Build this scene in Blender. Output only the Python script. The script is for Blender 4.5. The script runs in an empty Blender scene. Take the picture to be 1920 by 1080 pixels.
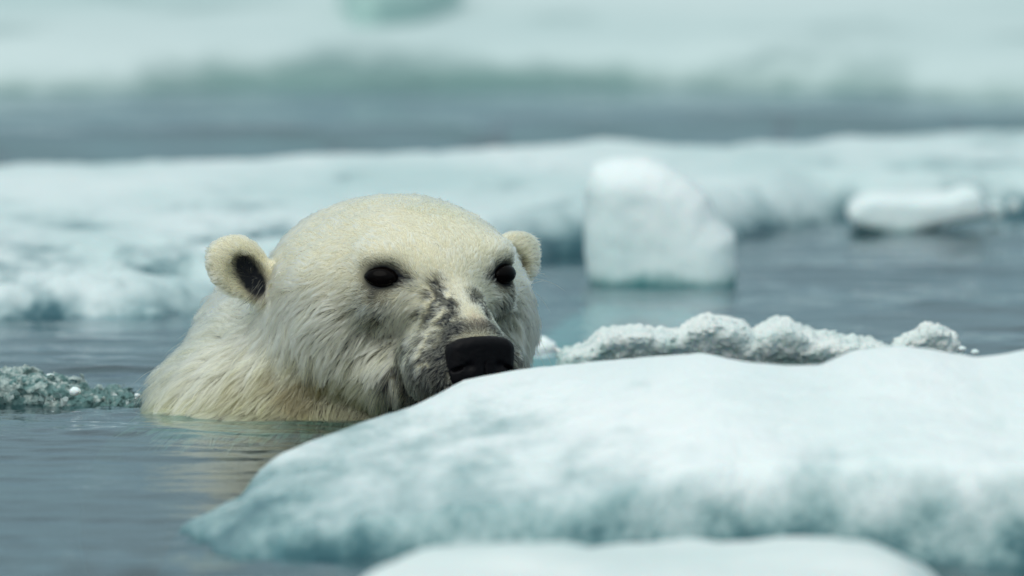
import bpy, math, random
import numpy as np
from mathutils import Vector, Matrix

# ------------------------------------------------------------------ camera, sky, sun, exposure
sc = bpy.context.scene
CAM_H = 0.95                      # metres above the sea
PITCH = math.radians(3.82)        # looking slightly down
FPX = 20373.0                     # focal length in photo pixels (382 mm lens, 36 mm sensor)
cam_data = bpy.data.cameras.new('camera')
cam = bpy.data.objects.new('camera', cam_data)
sc.collection.objects.link(cam)
cam_data.sensor_width = 36.0
cam_data.lens = 382.0
cam_data.clip_start = 0.1
cam_data.clip_end = 6000.0
cam.location = (0, 0, CAM_H)
cam.rotation_euler = (math.radians(90) - PITCH, 0, 0)
cam_data.dof.use_dof = True
cam_data.dof.focus_distance = 12.02
cam_data.dof.aperture_fstop = 5.6
sc.camera = cam

SUN_EL, SUN_AZ = math.radians(58), math.radians(-35)
world = bpy.data.worlds.new('World')
sc.world = world
world.use_nodes = True
wn = world.node_tree.nodes
wl = world.node_tree.links
wn.clear()
w_out = wn.new('ShaderNodeOutputWorld')
w_bg = wn.new('ShaderNodeBackground')
w_sky = wn.new('ShaderNodeTexSky')
w_sky.sky_type = 'NISHITA'
w_sky.sun_disc = False
w_sky.sun_elevation = SUN_EL
w_sky.sun_rotation = SUN_AZ
w_sky.air_density = 1.0
w_sky.dust_density = 3.0
w_sky.ozone_density = 2.0
# overcast sheet (standard overcast law: zenith three times the horizon) in front of the clear sky
w_tc = wn.new('ShaderNodeTexCoord')
w_sep = wn.new('ShaderNodeSeparateXYZ')
w_map = wn.new('ShaderNodeMapRange')
w_map.inputs['From Min'].default_value = 0.0
w_map.inputs['From Max'].default_value = 1.0
w_ramp = wn.new('ShaderNodeValToRGB')
w_ramp.color_ramp.elements[0].position = 0.0
w_ramp.color_ramp.elements[0].color = (2.35, 3.80, 4.25, 1)
w_ramp.color_ramp.elements[1].position = 1.0
w_ramp.color_ramp.elements[1].color = (9.2, 10.2, 10.15, 1)
w_mix = wn.new('ShaderNodeMix')
w_mix.data_type = 'RGBA'
w_mix.inputs['Factor'].default_value = 0.88
wl.new(w_tc.outputs['Generated'], w_sep.inputs[0])
wl.new(w_sep.outputs['Z'], w_map.inputs['Value'])
wl.new(w_map.outputs[0], w_ramp.inputs['Fac'])
wl.new(w_sky.outputs[0], w_mix.inputs['A'])
wl.new(w_ramp.outputs[0], w_mix.inputs['B'])
wl.new(w_mix.outputs['Result'], w_bg.inputs['Color'])
w_bg.inputs['Strength'].default_value = 0.10
wl.new(w_bg.outputs[0], w_out.inputs[0])

sun_data = bpy.data.lights.new('sun', 'SUN')
sun_data.energy = 1.35
sun_data.angle = math.radians(60)
sun_data.color = (1.0, 0.965, 0.89)
sun = bpy.data.objects.new('sun', sun_data)
sc.collection.objects.link(sun)
_sd = Vector((-0.55, -0.85, 0.95))
sun.rotation_euler = _sd.to_track_quat('Z', 'Y').to_euler()
w_sky.sun_elevation = math.asin(_sd.normalized().z)
w_sky.sun_rotation = math.atan2(_sd.x, _sd.y)

sc.view_settings.view_transform = 'Standard'
sc.view_settings.look = 'None'
sc.view_settings.exposure = 0.0
sc.view_settings.gamma = 1.0
sc.view_settings.use_curve_mapping = False
sc.render.engine = 'CYCLES'
sc.cycles.max_bounces = 24
sc.cycles.diffuse_bounces = 4
sc.cycles.glossy_bounces = 14
sc.cycles.transmission_bounces = 20
sc.cycles.transparent_max_bounces = 12

DEBUG_NOFUR = False
rng = np.random.default_rng(7)
col = sc.collection

# ------------------------------------------------------------------ helpers
def tag(o, label=None, cat=None, group=None, kind=None):
    if label: o['label'] = label
    if cat: o['category'] = cat
    if group: o['group'] = group
    if kind: o['kind'] = kind
    return o

def link(name, me, mat=None, parent=None):
    o = bpy.data.objects.new(name, me)
    col.objects.link(o)
    if mat is not None: me.materials.append(mat)
    if parent is not None: o.parent = parent
    return o

def mesh_np(name, V, F, smooth=True):
    """V (n,3), F (m,4) or (m,3)"""
    me = bpy.data.meshes.new(name)
    V = np.asarray(V, np.float32); F = np.asarray(F, np.int32)
    k = F.shape[1]
    me.vertices.add(len(V)); me.vertices.foreach_set('co', V.ravel())
    me.loops.add(F.size); me.loops.foreach_set('vertex_index', F.ravel())
    me.polygons.add(len(F))
    me.polygons.foreach_set('loop_start', np.arange(0, F.size, k, dtype=np.int32))
    me.polygons.foreach_set('loop_total', np.full(len(F), k, np.int32))
    me.update(calc_edges=True)
    me.validate()
    me.polygons.foreach_set('use_smooth', np.full(len(me.polygons), smooth))
    return me

def hash3(ix, iy, iz, seed):
    h = (ix.astype(np.int64) * 374761393 + iy.astype(np.int64) * 668265263 + iz.astype(np.int64) * 2147483647 + seed * 974634777) & 0xffffffff
    h = ((h ^ (h >> 13)) * 1274126177) & 0xffffffff
    h = ((h ^ (h >> 16)) * 2246822519) & 0xffffffff
    h = h ^ (h >> 15)
    return (h & 0xffffff).astype(np.float32) / float(0xffffff)

def vnoise(P, freq, seed=0):
    """smooth value noise in -1..1, P (...,3)"""
    Q = np.asarray(P, np.float64) * freq + 1000.0
    I = np.floor(Q); Fr = (Q - I).astype(np.float32); I = I.astype(np.int64)
    W = Fr * Fr * Fr * (Fr * (Fr * 6 - 15) + 10)
    r = 0
    for dx in (0, 1):
        wx = W[..., 0] if dx else 1 - W[..., 0]
        for dy in (0, 1):
            wy = W[..., 1] if dy else 1 - W[..., 1]
            for dz in (0, 1):
                wz = W[..., 2] if dz else 1 - W[..., 2]
                r = r + wx * wy * wz * hash3(I[..., 0] + dx, I[..., 1] + dy, I[..., 2] + dz, seed)
    return r * 2 - 1

def fbm(P, freq, octs=4, gain=0.5, seed=0, ridge=False):
    a, t = 1.0, 0
    r = 0
    for i in range(octs):
        n = vnoise(P, freq * 2 ** i, seed + i * 17)
        if ridge: n = 1 - 2 * np.abs(n)
        r = r + n * a; t += a; a *= gain
    return r / t

def sstep(x, a, b):
    t = np.clip((x - a) / (b - a), 0, 1)
    return t * t * (3 - 2 * t)

def surface_nets(D, origin, h):
    """naive surface nets; D is (nx,ny,nz) signed distance, negative inside"""
    D = D.astype(np.float32)
    nx, ny, nz = D.shape
    inside = D < 0
    c = np.zeros((nx - 1, ny - 1, nz - 1), np.uint8)
    for dx in (0, 1):
        for dy in (0, 1):
            for dz in (0, 1):
                c += inside[dx:nx - 1 + dx, dy:ny - 1 + dy, dz:nz - 1 + dz]
    act = (c > 0) & (c < 8)
    ids = -np.ones(act.shape, np.int64)
    I = np.argwhere(act)
    ids[act] = np.arange(len(I))
    acc = np.zeros((len(I), 3), np.float64); cnt = np.zeros(len(I))
    corners = [(0, 0, 0), (1, 0, 0), (0, 1, 0), (1, 1, 0), (0, 0, 1), (1, 0, 1), (0, 1, 1), (1, 1, 1)]
    vals = [D[I[:, 0] + a, I[:, 1] + b, I[:, 2] + g] for a, b, g in corners]
    for i in range(8):
        for ax in range(3):
            if corners[i][ax] == 0:
                o = list(corners[i]); o[ax] = 1
                j = corners.index(tuple(o))
                a, b = vals[i], vals[j]
                cr = (a < 0) != (b < 0)
                t = np.where(cr, a / np.where(cr, a - b, 1), 0)
                p = np.zeros((len(I), 3)); p[:] = corners[i]; p[:, ax] = t
                acc += p * cr[:, None]; cnt += cr
    V = (I + acc / np.maximum(cnt, 1)[:, None]) * h + np.asarray(origin)
    faces = []
    def quads(mask_pos, mask_neg, offs):
        for m, rev in ((mask_pos, False), (mask_neg, True)):
            E = np.argwhere(m)
            if len(E) == 0: continue
            q = [ids[E[:, 0] + o[0], E[:, 1] + o[1], E[:, 2] + o[2]] for o in offs]
            q = np.stack(q, 1)
            if rev: q = q[:, ::-1]
            faces.append(q)
    a, b = inside[:-1, 1:-1, 1:-1], inside[1:, 1:-1, 1:-1]
    quads(a & ~b, ~a & b, [(0, 0, 0), (0, 1, 0), (0, 1, 1), (0, 0, 1)])
    a, b = inside[1:-1, :-1, 1:-1], inside[1:-1, 1:, 1:-1]
    quads(a & ~b, ~a & b, [(0, 0, 0), (0, 0, 1), (1, 0, 1), (1, 0, 0)])
    a, b = inside[1:-1, 1:-1, :-1], inside[1:-1, 1:-1, 1:]
    quads(a & ~b, ~a & b, [(0, 0, 0), (1, 0, 0), (1, 1, 0), (0, 1, 0)])
    return V, np.concatenate(faces)

def grid_pts(lo, hi, h):
    ax = [np.arange(lo[i], hi[i] + h, h, dtype=np.float32) for i in range(3)]
    G = np.stack(np.meshgrid(*ax, indexing='ij'), -1)
    return G

def px_dir(px, py):
    """world direction of photo pixel (px,py), scaled so that y is 1"""
    dx = (px - 960.0) / FPX; dz = -(py - 540.0) / FPX
    c, s = math.cos(PITCH), math.sin(PITCH)
    y = c + dz * s; z = -s + dz * c
    return dx / y, 1.0, z / y

def at_y(px, py, Y):
    d = px_dir(px, py)
    return (d[0] * Y, Y, CAM_H + d[2] * Y)

def on_z(px, py, z=0.0):
    d = px_dir(px, py)
    Y = (z - CAM_H) / d[2]
    return (d[0] * Y, Y)

def poly_sdf(P, poly):
    """signed distance (negative inside) of 2D points P (...,2) to a polygon"""
    poly = np.asarray(poly, np.float64)
    n = len(poly)
    d = np.full(P.shape[:-1], 1e9); ins = np.zeros(P.shape[:-1], bool)
    for i in range(n):
        a, b = poly[i], poly[(i + 1) % n]
        e = b - a; w = P - a
        t = np.clip((w @ e) / max(e @ e, 1e-12), 0, 1)
        q = w - t[..., None] * e
        d = np.minimum(d, (q ** 2).sum(-1))
        c = ((a[1] <= P[..., 1]) != (b[1] <= P[..., 1]))
        with np.errstate(divide='ignore', invalid='ignore'):
            xx = a[0] + (P[..., 1] - a[1]) / (b[1] - a[1] if b[1] != a[1] else 1e-12) * e[0]
        ins ^= c & (P[..., 0] < xx)
    d = np.sqrt(d)
    return np.where(ins, -d, d)

# ------------------------------------------------------------------ materials
def new_mat(name):
    m = bpy.data.materials.new(name); m.use_nodes = True
    nt = m.node_tree; nt.nodes.clear()
    return m, nt, nt.nodes, nt.links

def N(nodes, t, **kw):
    n = nodes.new(t)
    for k, v in kw.items():
        setattr(n, k, v)
    return n

def ice_material(name, white, wet, z0, z1, nscale=14.0, bump=0.3, bump_scale=60, sss=0.35, patch=0.5, rough=0.55, ystretch=1.0, deep=None, dz=(-0.01, 0.03), tone=0.8):
    """snow that turns to soaked, greener ice near the waterline (by height above the sea, broken up by noise)"""
    m, nt, ns, ls = new_mat(name)
    out = N(ns, 'ShaderNodeOutputMaterial'); bs = N(ns, 'ShaderNodeBsdfPrincipled')
    geo = N(ns, 'ShaderNodeNewGeometry'); sep = N(ns, 'ShaderNodeSeparateXYZ')
    ls.new(geo.outputs['Position'], sep.inputs[0])
    mp = N(ns, 'ShaderNodeMapping'); mp.inputs['Scale'].default_value = (1, ystretch, 1)
    ls.new(geo.outputs['Position'], mp.inputs[0])
    nz = N(ns, 'ShaderNodeTexNoise'); nz.inputs['Scale'].default_value = nscale; nz.inputs['Detail'].default_value = 5
    nz.inputs['Roughness'].default_value = 0.6
    ls.new(mp.outputs[0], nz.inputs['Vector'])
    mr = N(ns, 'ShaderNodeMapRange'); mr.inputs['From Min'].default_value = 0.3; mr.inputs['From Max'].default_value = 0.7
    mr.inputs['To Min'].default_value = -patch * (z1 - z0); mr.inputs['To Max'].default_value = patch * (z1 - z0)
    mr.clamp = False
    ls.new(nz.outputs[0], mr.inputs['Value'])
    ad = N(ns, 'ShaderNodeMath', operation='ADD'); ls.new(sep.outputs['Z'], ad.inputs[0]); ls.new(mr.outputs[0], ad.inputs[1])
    mh = N(ns, 'ShaderNodeMapRange'); mh.interpolation_type = 'SMOOTHSTEP'
    mh.inputs['From Min'].default_value = z0; mh.inputs['From Max'].default_value = z1
    ls.new(ad.outputs[0], mh.inputs['Value'])
    mx = N(ns, 'ShaderNodeMix', data_type='RGBA')
    mx.inputs['A'].default_value = (*wet, 1); mx.inputs['B'].default_value = (*white, 1)
    ls.new(mh.outputs[0], mx.inputs['Factor'])
    if deep is not None:
        md = N(ns, 'ShaderNodeMapRange'); md.interpolation_type = 'SMOOTHSTEP'
        md.inputs['From Min'].default_value = dz[0]; md.inputs['From Max'].default_value = dz[1]
        ls.new(ad.outputs[0], md.inputs['Value'])
        mdx = N(ns, 'ShaderNodeMix', data_type='RGBA'); mdx.inputs['A'].default_value = (*deep, 1); mdx.inputs['B'].default_value = (*wet, 1)
        ls.new(md.outputs[0], mdx.inputs['Factor']); ls.new(mdx.outputs['Result'], mx.inputs['A'])
    # gentle large scale tone of old snow
    n2 = N(ns, 'ShaderNodeTexNoise'); n2.inputs['Scale'].default_value = nscale * 0.35; n2.inputs['Detail'].default_value = 6
    ls.new(mp.outputs[0], n2.inputs['Vector'])
    m2 = N(ns, 'ShaderNodeMapRange'); m2.inputs['From Min'].default_value = 0.35; m2.inputs['From Max'].default_value = 0.62
    m2.inputs['To Min'].default_value = tone; m2.inputs['To Max'].default_value = 1.0
    ls.new(n2.outputs[0], m2.inputs['Value'])
    mul = N(ns, 'ShaderNodeMix', data_type='RGBA'); mul.blend_type = 'MULTIPLY'; mul.inputs['Factor'].default_value = 1
    cmb = N(ns, 'ShaderNodeCombineColor')
    ls.new(m2.outputs[0], cmb.inputs[0])
    pw = N(ns, 'ShaderNodeMath', operation='POWER'); ls.new(m2.outputs[0], pw.inputs[0]); pw.inputs[1].default_value = 0.6
    ls.new(pw.outputs[0], cmb.inputs[1]); ls.new(pw.outputs[0], cmb.inputs[2])
    ls.new(mx.outputs['Result'], mul.inputs['A']); ls.new(cmb.outputs[0], mul.inputs['B'])
    ls.new(mul.outputs['Result'], bs.inputs['Base Color'])
    bs.inputs['Subsurface Weight'].default_value = sss
    bs.inputs['Subsurface Radius'].default_value = (0.3, 0.8, 1.0)
    bs.inputs['Subsurface Scale'].default_value = 0.03
    rr = N(ns, 'ShaderNodeMapRange'); rr.inputs['To Min'].default_value = 0.22; rr.inputs['To Max'].default_value = rough
    ls.new(mh.outputs[0], rr.inputs['Value']); ls.new(rr.outputs[0], bs.inputs['Roughness'])
    bs.inputs['IOR'].default_value = 1.31
    n3 = N(ns, 'ShaderNodeTexNoise'); n3.inputs['Scale'].default_value = bump_scale; n3.inputs['Detail'].default_value = 6
    ls.new(geo.outputs['Position'], n3.inputs['Vector'])
    bp = N(ns, 'ShaderNodeBump'); bp.inputs['Strength'].default_value = bump; bp.inputs['Distance'].default_value = 0.01
    ls.new(n3.outputs[0], bp.inputs['Height']); ls.new(bp.outputs[0], bs.inputs['Normal'])
    ls.new(bs.outputs[0], out.inputs[0])
    return m

M_snow = ice_material('snow_foreground', (0.87, 0.915, 0.93), (0.24, 0.40, 0.415), 0.0, 0.105, nscale=15, patch=0.36, sss=0.3, deep=(0.05, 0.15, 0.18), dz=(-0.02, 0.035), tone=0.88, ystretch=0.3, bump=0.5, bump_scale=110)
M_snow_near = ice_material('snow_near', (0.78, 0.83, 0.83), (0.25, 0.43, 0.45), -0.01, 0.05, nscale=9, patch=0.4, sss=0.3)
M_mid = ice_material('old_ice_middle', (0.68, 0.765, 0.78), (0.15, 0.28, 0.31), -0.005, 0.062, nscale=9, patch=0.62, deep=(0.05, 0.13, 0.16), dz=(-0.01, 0.025), ystretch=0.4, tone=0.72, sss=0.2)
M_far = ice_material('old_ice_far', (0.60, 0.70, 0.705), (0.17, 0.29, 0.28), -0.01, 0.068, nscale=2.0, patch=0.8, sss=0.0, ystretch=0.5)
M_block = ice_material('ice_block_snowy', (0.82, 0.875, 0.89), (0.17, 0.36, 0.37), -0.012, 0.022, nscale=11, patch=0.5, sss=0.3, bump=0.2)
M_crust = ice_material('crusty_ice', (0.80, 0.85, 0.84), (0.42, 0.57, 0.55), -0.008, 0.04, nscale=34, bump=0.45, bump_scale=220, patch=0.6, sss=0.25, rough=0.35)

def water_material():
    m, nt, ns, ls = new_mat('sea_water')
    out = N(ns, 'ShaderNodeOutputMaterial')
    geo = N(ns, 'ShaderNodeNewGeometry')
    mp = N(ns, 'ShaderNodeMapping'); mp.inputs['Scale'].default_value = (1, 2.2, 1)
    ls.new(geo.outputs['Position'], mp.inputs[0])
    nz = N(ns, 'ShaderNodeTexNoise'); nz.inputs['Scale'].default_value = 28; nz.inputs['Detail'].default_value = 4
    ls.new(mp.outputs[0], nz.inputs['Vector'])
    bp = N(ns, 'ShaderNodeBump'); bp.inputs['Strength'].default_value = 0.25; bp.inputs['Distance'].default_value = 0.004
    ls.new(nz.outputs[0], bp.inputs['Height'])
    gl = N(ns, 'ShaderNodeBsdfGlossy'); gl.inputs['Roughness'].default_value = 0.04; gl.inputs['Color'].default_value = (0.93, 0.96, 1.0, 1)
    df = N(ns, 'ShaderNodeBsdfDiffuse'); df.inputs['Color'].default_value = (0.02, 0.065, 0.078, 1)
    tr = N(ns, 'ShaderNodeBsdfTransparent'); tr.inputs['Color'].default_value = (0.55, 0.88, 0.88, 1)
    m1 = N(ns, 'ShaderNodeMixShader'); m1.inputs[0].default_value = 0.82
    ls.new(df.outputs[0], m1.inputs[1]); ls.new(tr.outputs[0], m1.inputs[2])
    fr = N(ns, 'ShaderNodeFresnel'); fr.inputs['IOR'].default_value = 1.33
    ls.new(bp.outputs[0], fr.inputs['Normal']); ls.new(bp.outputs[0], gl.inputs['Normal'])
    m2 = N(ns, 'ShaderNodeMixShader')
    ls.new(fr.outputs[0], m2.inputs[0]); ls.new(m1.outputs[0], m2.inputs[1]); ls.new(gl.outputs[0], m2.inputs[2])
    ls.new(m2.outputs[0], out.inputs[0])
    return m
M_water = water_material()

def plain(name, c, rough=0.6, **kw):
    m, nt, ns, ls = new_mat(name)
    out = N(ns, 'ShaderNodeOutputMaterial'); bs = N(ns, 'ShaderNodeBsdfPrincipled')
    bs.inputs['Base Color'].default_value = (*c, 1); bs.inputs['Roughness'].default_value = rough
    for k, v in kw.items(): bs.inputs[k.replace('_', ' ')].default_value = v
    ls.new(bs.outputs[0], out.inputs[0])
    return m

# ------------------------------------------------------------------ sea
def wave_height(X, Y):
    z = np.zeros_like(X)
    r = np.random.default_rng(3)
    # short ripples, crests mostly across the view
    for lam, amp in ((0.045, 0.0005), (0.06, 0.0007), (0.085, 0.0010), (0.12, 0.0012), (0.17, 0.0011), (0.25, 0.0015), (0.4, 0.0022), (0.7, 0.003)):
        for k in range(4):
            a = r.normal(0, 0.55) + math.pi / 2
            ph = r.uniform(0, 6.28); l = lam * r.uniform(0.8, 1.25)
            fade = np.clip(1.3 - (Y - 11) / (60 * l + 4), 0.0, 1.0) if l < 0.2 else 1.0
            z += amp * 0.5 * fade * np.sin((X * math.cos(a) + Y * math.sin(a)) * 2 * math.pi / l + ph)
    P = np.stack([X * 0.7, Y, X * 0], -1)
    # calmer and rougher patches
    z *= 0.55 + 0.45 * vnoise(P, 0.9, 5)
    # slow swell
    z += 0.004 * np.sin(Y * 2 * math.pi / 1.9 + 0.4 * X + 1.0)
    # one low swell rolling in beyond the middle floe, its face towards the camera
    z += 0.032 * np.exp(-((Y - 17.95 - 0.55 * X - 0.04 * np.sin(X * 5 + 1)) / 0.30) ** 2) * (1 + 0.08 * np.sin(X * 4.3 + 1) + 0.10 * vnoise(P, 3.1, 15)) 
    z += 0.006 * np.exp(-((Y - 12.80 - 0.05 * X) / 0.035) ** 2) * sstep(X, -0.12, -0.3)
    z += 0.006 * np.exp(-((Y - 13.85 + 0.03 * np.sin(X * 20)) / 0.05) ** 2) * sstep(X, 0.4, 0.5) * (0.7 + 0.5 * np.sin(X * 37))
    z += 0.004 * np.exp(-((Y - 13.70) / 0.04) ** 2) * np.exp(-((X - 0.18) / 0.07) ** 2)
    dB = np.sqrt((X + 0.20) ** 2 + ((Y - 12.15) * 1.0) ** 2)
    z += 0.0016 * np.sin(dB * 2 * math.pi / 0.055) * np.exp(-np.abs(dB - 0.26) / 0.22) * (0.5 + 0.5 * vnoise(P, 5, 8))
    return z

def make_sea():
    def axis(segs):
        a = []
        for lo, hi, st in segs:
            a.append(np.arange(lo, hi - 1e-6, st))
        return np.concatenate(a + [[segs[-1][1]]])
    ys = axis([(-3000, -100, 725), (-100, -5, 19), (-5, 9, 0.7), (9, 9.9, 0.03), (9.9, 13.2, 0.009), (13.2, 17, 0.02), (17, 22, 0.035), (22, 30, 0.2), (30, 100, 7), (100, 4000, 975)])
    xs = axis([(-3000, -60, 735), (-60, -6, 6), (-6, -1.6, 0.4), (-1.6, -0.75, 0.05), (-0.75, 0.75, 0.011), (0.75, 1.6, 0.05), (1.6, 6, 0.4), (6, 60, 6), (60, 3000, 735)])
    X, Y = np.meshgrid(xs, ys, indexing='ij')
    Z = wave_height(X, Y)
    far = np.clip((np.abs(X) - 1.0) / 2, 0, 1) + np.clip((Y - 26) / 6, 0, 1) + np.clip((9.5 - Y) / 2, 0, 1)
    Z *= 1 - np.clip(far, 0, 1)
    V = np.stack([X, Y, Z], -1).reshape(-1, 3)
    nx, ny = len(xs), len(ys)
    i = np.arange(nx * ny).reshape(nx, ny)
    F = np.stack([i[:-1, :-1], i[1:, :-1], i[1:, 1:], i[:-1, 1:]], -1).reshape(-1, 4)
    o = link('sea_water', mesh_np('sea_water', V, F), M_water)
    tag(o, kind='structure')
make_sea()
sb = link('seabed', mesh_np('seabed', [(-3000, -3000, -6), (3000, -3000, -6), (3000, 4000, -6), (-3000, 4000, -6)], [(0, 1, 2, 3)]), plain('deep_sea', (0.006, 0.022, 0.028), 0.9))
tag(sb, kind='structure')

# ------------------------------------------------------------------ ice floes as height sheets with steep edges
def floe(name, outline, res, top_fn, mat, edge=0.05, seed=0, edge_noise=0.03, depth=0.12, margin=0.12, nfreq=6):
    poly = np.asarray(outline)
    lo = poly.min(0) - margin; hi = poly.max(0) + margin
    rx, ry = res if isinstance(res, tuple) else (res, res)
    xs = np.arange(lo[0], hi[0] + rx, rx); ys = np.arange(lo[1], hi[1] + ry, ry)
    X, Y = np.meshgrid(xs, ys, indexing='ij')
    P = np.stack([X, Y, X * 0], -1)
    d = -poly_sdf(P[..., :2], poly)
    d = d + edge_noise * fbm(P, nfreq, 4, 0.55, seed)
    T = top_fn(X, Y, d)
    Z = np.where(d > 0, T * np.clip(1 - (1 - np.clip(d / edge, 0, 1)) ** 2.2, 0, 1), 0) + np.where(d <= 0, np.maximum(d * 2.5, -depth), 0) 
    Z = Z - 0.004
    nx, ny = len(xs), len(ys)
    i = np.arange(nx * ny).reshape(nx, ny)
    F = np.stack([i[:-1, :-1], i[1:, :-1], i[1:, 1:], i[:-1, 1:]], -1).reshape(-1, 4)
    keep = (d > -margin * 0.8).reshape(-1)
    F = F[keep[F].all(1)]
    V = np.stack([X, Y, Z], -1).reshape(-1, 3)
    used = np.zeros(len(V), bool); used[F.ravel()] = True
    m = -np.ones(len(V), np.int64); m[used] = np.arange(used.sum())
    # underside
    Vu = V[used].copy(); Vu[:, 2] = -depth * 1.5
    n = len(Vu)
    me = mesh_np(name, np.concatenate([V[used], Vu]), np.concatenate([m[F], m[F][:, ::-1] + n]))
    o = link(name, me, mat)
    return o

# foreground floe: skyline of its snow bank taken at the ridge, a few centimetres in front of the bear
ridge_px = np.array([(300, 985), (350, 975), (400, 942), (450, 922), (480, 882), (530, 850), (600, 821), (680, 792), (770, 764), (830, 736), (870, 713), (960, 696), (1100, 680), (1250, 668), (1320, 662), (1400, 680), (1470, 686), (1540, 684), (1600, 658), (1680, 649), (1740, 654), (1830, 671), (1880, 664), (1950, 652), (2100, 640), (2400, 650), (2800, 690)], float)
ridge_y = np.interp(ridge_px[:, 0], [300, 350, 480, 680, 870, 960, 1150, 1400, 2800], [10.74, 10.78, 10.95, 11.18, 11.42, 11.44, 11.30, 11.05, 11.0])
RW = np.array([at_y(a, b, y) for (a, b), y in zip(ridge_px, ridge_y)])
def fg_top(X, Y, d):
    P = np.stack([X, Y, X * 0], -1)
    zr = np.interp(X, RW[:, 0], RW[:, 2]); yr = np.interp(X, RW[:, 0], RW[:, 1])
    zr = np.maximum(zr, 0.012) + 0.004
    t = (yr - Y)                                        # towards the camera
    front = np.clip(t / np.maximum(yr - 10.15, 0.05), 0, 1)
    f = zr * (1 - 0.62 * front ** 1.35)
    back = zr - np.clip(-t, 0, None) ** 2 * 2.5
    z = np.where(t > 0, f, back)
    w = sstep(t, 0.02, 0.25)
    z = z + w * (0.011 * fbm(P * [1, 0.7, 1], 4, 4, 0.5, 11) + 0.005 * fbm(P, 18, 4, 0.6, 12)) + 0.0012 * fbm(P, 30, 3, 0.6, 13)
    return np.maximum(z, 0.006)
fg_outline = [on_z(340, 985), on_z(372, 1000), on_z(420, 1035), on_z(520, 1050), on_z(700, 1040), on_z(1000, 1045), on_z(1400, 1040), on_z(1900, 1050), on_z(2300, 1060), (1.5, 10.3), (1.5, 11.75), (0.3, 11.78), (0.0, 11.70), (-0.12, 11.52), (-0.2, 11.30), (-0.262, 11.06), (-0.30, 10.92)]
o = floe('ice_floe', fg_outline, 0.006, fg_top, M_snow, edge=0.05, seed=21, edge_noise=0.012, nfreq=12)
tag(o, 'large white snow covered floe filling the foreground, hiding the bear\'s chin', 'ice floe')

def near_top(X, Y, d):
    P = np.stack([X, Y, X * 0], -1)
    return 0.071 + 0.016 * fbm(P, 6, 4, 0.5, 31) - 0.02 * sstep(X, 0.28, 0.45)
o = floe('ice_floe', [(-0.175, 9.5), (-0.155, 9.72), (-0.11, 9.87), (0.0, 9.93), (0.2, 9.95), (0.34, 9.93), (0.40, 9.8), (0.42, 9.5), (0.45, 8.9), (-0.2, 8.9)], 0.01, near_top, M_snow_near, edge=0.12, seed=33, edge_noise=0.05, nfreq=8)
tag(o, 'blurred white ice shelf along the bottom edge, nearest the viewer', 'ice floe')

# middle floe
mid_front = [(-500, 600), (0, 603), (150, 598), (300, 600), (420, 585), (520, 560), (700, 530), (900, 500), (1060, 478), (1200, 470), (1380, 452), (1440, 440), (1500, 424), (1600, 408), (1900, 402), (2500, 398)]
mid_back = [(-500, 312), (0, 300), (300, 290), (700, 280), (1060, 262), (1300, 258), (1560, 243), (1920, 236), (2500, 230)]
def mid_top(X, Y, d):
    P = np.stack([X, Y, X * 0], -1)
    z = 0.07 + 0.016 * fbm(P, 1.6, 4, 0.5, 41) + 0.010 * fbm(P, 7, 4, 0.6, 42)
    front = sstep(d, 0.55, 0.02) * sstep(15.6, 14.6, 15.0 + 0 * Y) 
    lump = fbm(P, 13, 4, 0.7, 43)
    near = sstep(Y, 15.2, 13.8)
    z = z * (1 - 0.35 * sstep(0.9 - d, 0, 0.9) * near) + near * 0.035 * lump * sstep(0.55 - d, 0, 0.45)
    return np.maximum(z, 0.004)
mo = [on_z(a, b) for a, b in mid_front] + [on_z(a, b, 0.07) for a, b in reversed(mid_back)]
o = floe('ice_floe', mo, (0.012, 0.016), mid_top, M_mid, edge=0.10, seed=51, edge_noise=0.05, nfreq=5)
tag(o, 'wide pale ice floe right behind the bear, crumbling dark at its left front edge', 'ice floe')

# submerged shelf reaching out from the middle floe under the block
def shelf():
    poly = np.array([on_z(a, b) for a, b in [(880, 500), (1000, 560), (1100, 600), (1250, 600), (1400, 560), (1480, 500), (1450, 440), (900, 470)]])
    lo, hi = poly.min(0) - 0.1, poly.max(0) + 0.1
    xs = np.arange(lo[0], hi[0], 0.03); ys = np.arange(lo[1], hi[1], 0.03)
    X, Y = np.meshgrid(xs, ys, indexing='ij')
    P = np.stack([X, Y, X * 0], -1)
    d = -poly_sdf(P[..., :2], poly)
    Z = -0.012 - 0.16 * sstep(-d, -0.35, 0.12) + 0.01 * fbm(P, 6, 3, 0.5, 4)
    i = np.arange(X.size).reshape(X.shape)
    F = np.stack([i[:-1, :-1], i[1:, :-1], i[1:, 1:], i[:-1, 1:]], -1).reshape(-1, 4)
    return link('submerged_ice_shelf', mesh_np('submerged_ice_shelf', np.stack([X, Y, Z], -1).reshape(-1, 3), F), plain('submerged_ice', (0.45, 0.78, 0.76), 0.5))
tag(shelf(), 'pale green ice shelf under the water around the foot of the snowy block', 'ice shelf')

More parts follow.
